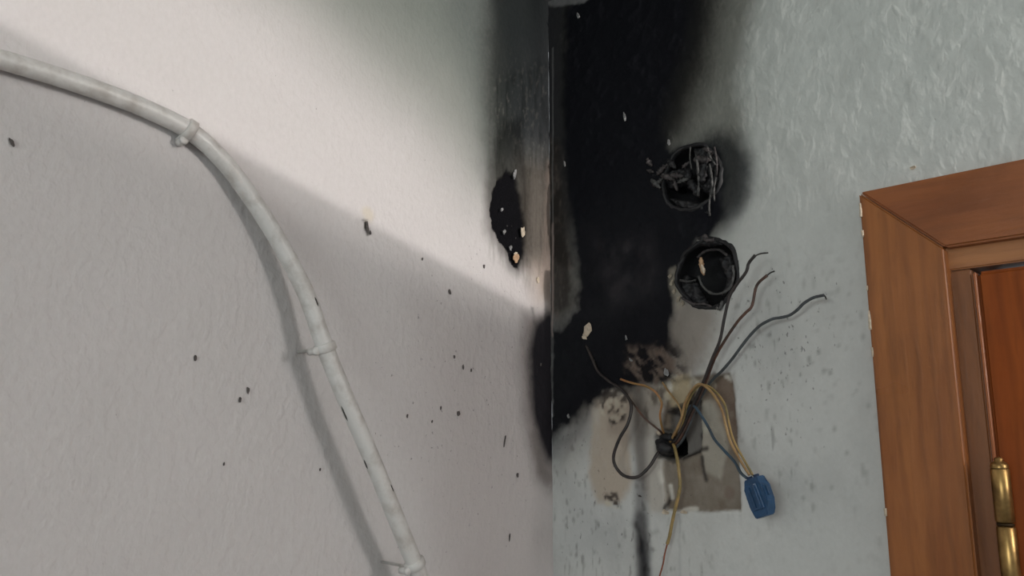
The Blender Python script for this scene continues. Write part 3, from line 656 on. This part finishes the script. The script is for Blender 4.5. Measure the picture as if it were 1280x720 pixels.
wv = wood('varnished_wood_upright', (.315, .112, .028), (.215, .068, .016), (1, 1, .12))
wh = wood('varnished_wood_crosswise', (.29, .094, .025), (.21, .062, .016), (.12, 1, 1))
wl = wood('varnished_leaf_wood', (.265, .064, .010), (.19, .040, .006), (1, 1, .12), .5, spec=.15)
wd_ = wood('varnished_frame_wood', (.24, .090, .028), (.16, .055, .017), (1, 1, .12), .34)
door = empty('door_1', (.357, 0, 0)); tag(door, kind='structure')
def prism(name, poly, y0, y1, mat, parent, bv=.0012, off=(.357, 0, 0)):
    bm = bmesh.new(); o = Vector(off)
    a = [bm.verts.new(Vector((x, y0, z))-o) for x, z in poly]; b = [bm.verts.new(Vector((x, y1, z))-o) for x, z in poly]
    bm.faces.new(a); bm.faces.new(b[::-1]); n = len(poly)
    for i in range(n): bm.faces.new((a[i], a[(i+1) % n], b[(i+1) % n], b[i]))
    bmesh.ops.recalc_face_normals(bm, faces=bm.faces)
    if bv: bmesh.ops.bevel(bm, geom=bm.edges[:], offset=bv, segments=3, affect='EDGES')
    return finish(name, bm, mat, parent, smooth=False)
CT = .014
def RX(px, py, off): p = onR(px, py, off); return p[0], p[2]
xo, zt = RX(1075, 240, CT); xo = (xo+RX(1110, 720, CT)[0])/2
xi, zi = RX(1182, 309, CT); xi = (xi+RX(1219, 720, CT)[0])/2
X1 = 1.215+(.357-xo)
prism('casing_upright', [(xo, 0), (xi, 0), (xi, zi-.0002), (xo, zt-.0002)], -CT, .002, wv, door, .0018)
prism('casing_head', [(xo+.0004, zt), (xi+.0004, zi), (X1, zi), (X1+(xi-xo), zt)], -CT, .002, wh, door, .0018)
prism('casing_upright', [(X1+.0003, 0), (X1+(xi-xo), 0), (X1+(xi-xo), zt-.0003), (X1+.0003, zi-.0003)], -CT, .002, wv, door, .0018)
JT = .003
xj = RX(1214, 335, JT)[0]; xj = (xj+RX(1238, 560, JT)[0])/2; zj = RX(1235, 333, JT)[1]
prism('jamb', [(xi-.012, 0), (xj, 0), (xj, zj), (xi-.012, zj)], -JT, .09, wd_, door, .0012)
prism('jamb', [(X1+.012-.02, 0), (X1+.012, 0), (X1+.012, zj), (X1-.008, zj)], -JT, .09, wd_, door, .0012)
prism('jamb_head', [(xi-.012, zj+.0003), (X1+.012, zj+.0003), (X1+.012, zi+.012), (xi-.012, zi+.012)], -JT-.0015, .09, wood('pale_worn_wood', (.40, .17, .060), (.27, .10, .035), (.12, 1, 1), .3), door, .0012)
# leaf with rounded stile edge
LT = .007
leaf = prism('door_leaf', [(xj+.0035, .005), (X1-.012, .005), (X1-.012, zj-.0035), (xj+.0035, zj-.0035)], -LT, .030, wl, door, .0032)
prism('edge_bead', [(xj+.0016, .006), (xj+.0042, .006), (xj+.0042, zj-.004), (xj+.0016, zj-.004)], -LT-.0008, .004, wood('glossy_edge_wood', (.38, .13, .045), (.28, .085, .028), (1, 1, .12), .16), leaf, .0009)  # paler than the leaf: coppery edge reflection partly put into the colour
cst = [o for o in door.children if o.name.startswith('casing_upright')][0]
for i, (px, py, ln) in enumerate([(1079, 262, .012), (1081, 292, .006), (1088, 400, .016), (1092, 440, .008), (1087, 360, .004), (1105, 640, .006)]):
    p = Vector(onR(px, py, CT-.0006)); p.x = xo+.0004; q = p-Vector((.357, 0, 0)); bm = bmesh.new()
    tube(bm, [q+Vector((0, 0, -ln/2)), q+Vector((.0003, 0, 0)), q+Vector((0, 0, ln/2))], .0011, 6, .4, i); finish('edge_chip', bm, pale, cst)
    bm = None
# brass barrel hinge
brass = simple('aged_brass', (.40, .25, .09), .34, .85, .45, 60, .3, .0006, (.17, .10, .035)); brassd = simple('dark_hinge_seam', (.05, .03, .012), .5, .7)
hx, hy = None, .0135
a = onR(1243, 590, hy); b_ = onR(1262, 718, hy); hx = (a[0]+b_[0])/2+.0022; ztop = onR(1243, 578, hy)[2]; zmid = onR(1250, 655, hy)[2]
hg = empty('hinge', (hx-.357, -hy, zmid)); hg.parent = door; 
def cyl(name, z0, z1, r, mat, prof=None, n=24):
    bm = bmesh.new(); prof = prof or [(0, z0), (r*.85, z0), (r, z0+.001), (r, z1-.001), (r*.85, z1), (0, z1)]
    R = [[bm.verts.new((max(rr, .00005)*math.cos(2*math.pi*k/n), max(rr, .00005)*math.sin(2*math.pi*k/n), zz)) for rr, zz in prof] for k in range(n)]
    for k in range(n):
        for i in range(len(prof)-1): bm.faces.new((R[k][i], R[(k+1) % n][i], R[(k+1) % n][i+1], R[k][i+1]))
    return finish(name, bm, mat, hg)
HR = .0063; H = ztop-zmid
cyl('upper_knuckle', .0012, H-.004, HR, brass)
cyl('hinge_tip', H-.004, H+.006, HR, brass, [(HR*.95, H-.004), (HR*.96, H-.002), (HR*.8, H-.0002), (HR*.45, H+.0012), (HR*.5, H+.0025), (HR*.3, H+.0038), (0, H+.0042)])
cyl('seam_ring', -.0012, .0012, HR*.93, brassd)
cyl('lower_knuckle', -.058, -.0012, HR, brass)
bm = bmesh.new(); box(bm, -.0078, -.003, .008, .0102, -.055, H-.004); bevel_all(bm, .0005); finish('hinge_leaf', bm, brassd, hg, smooth=False)
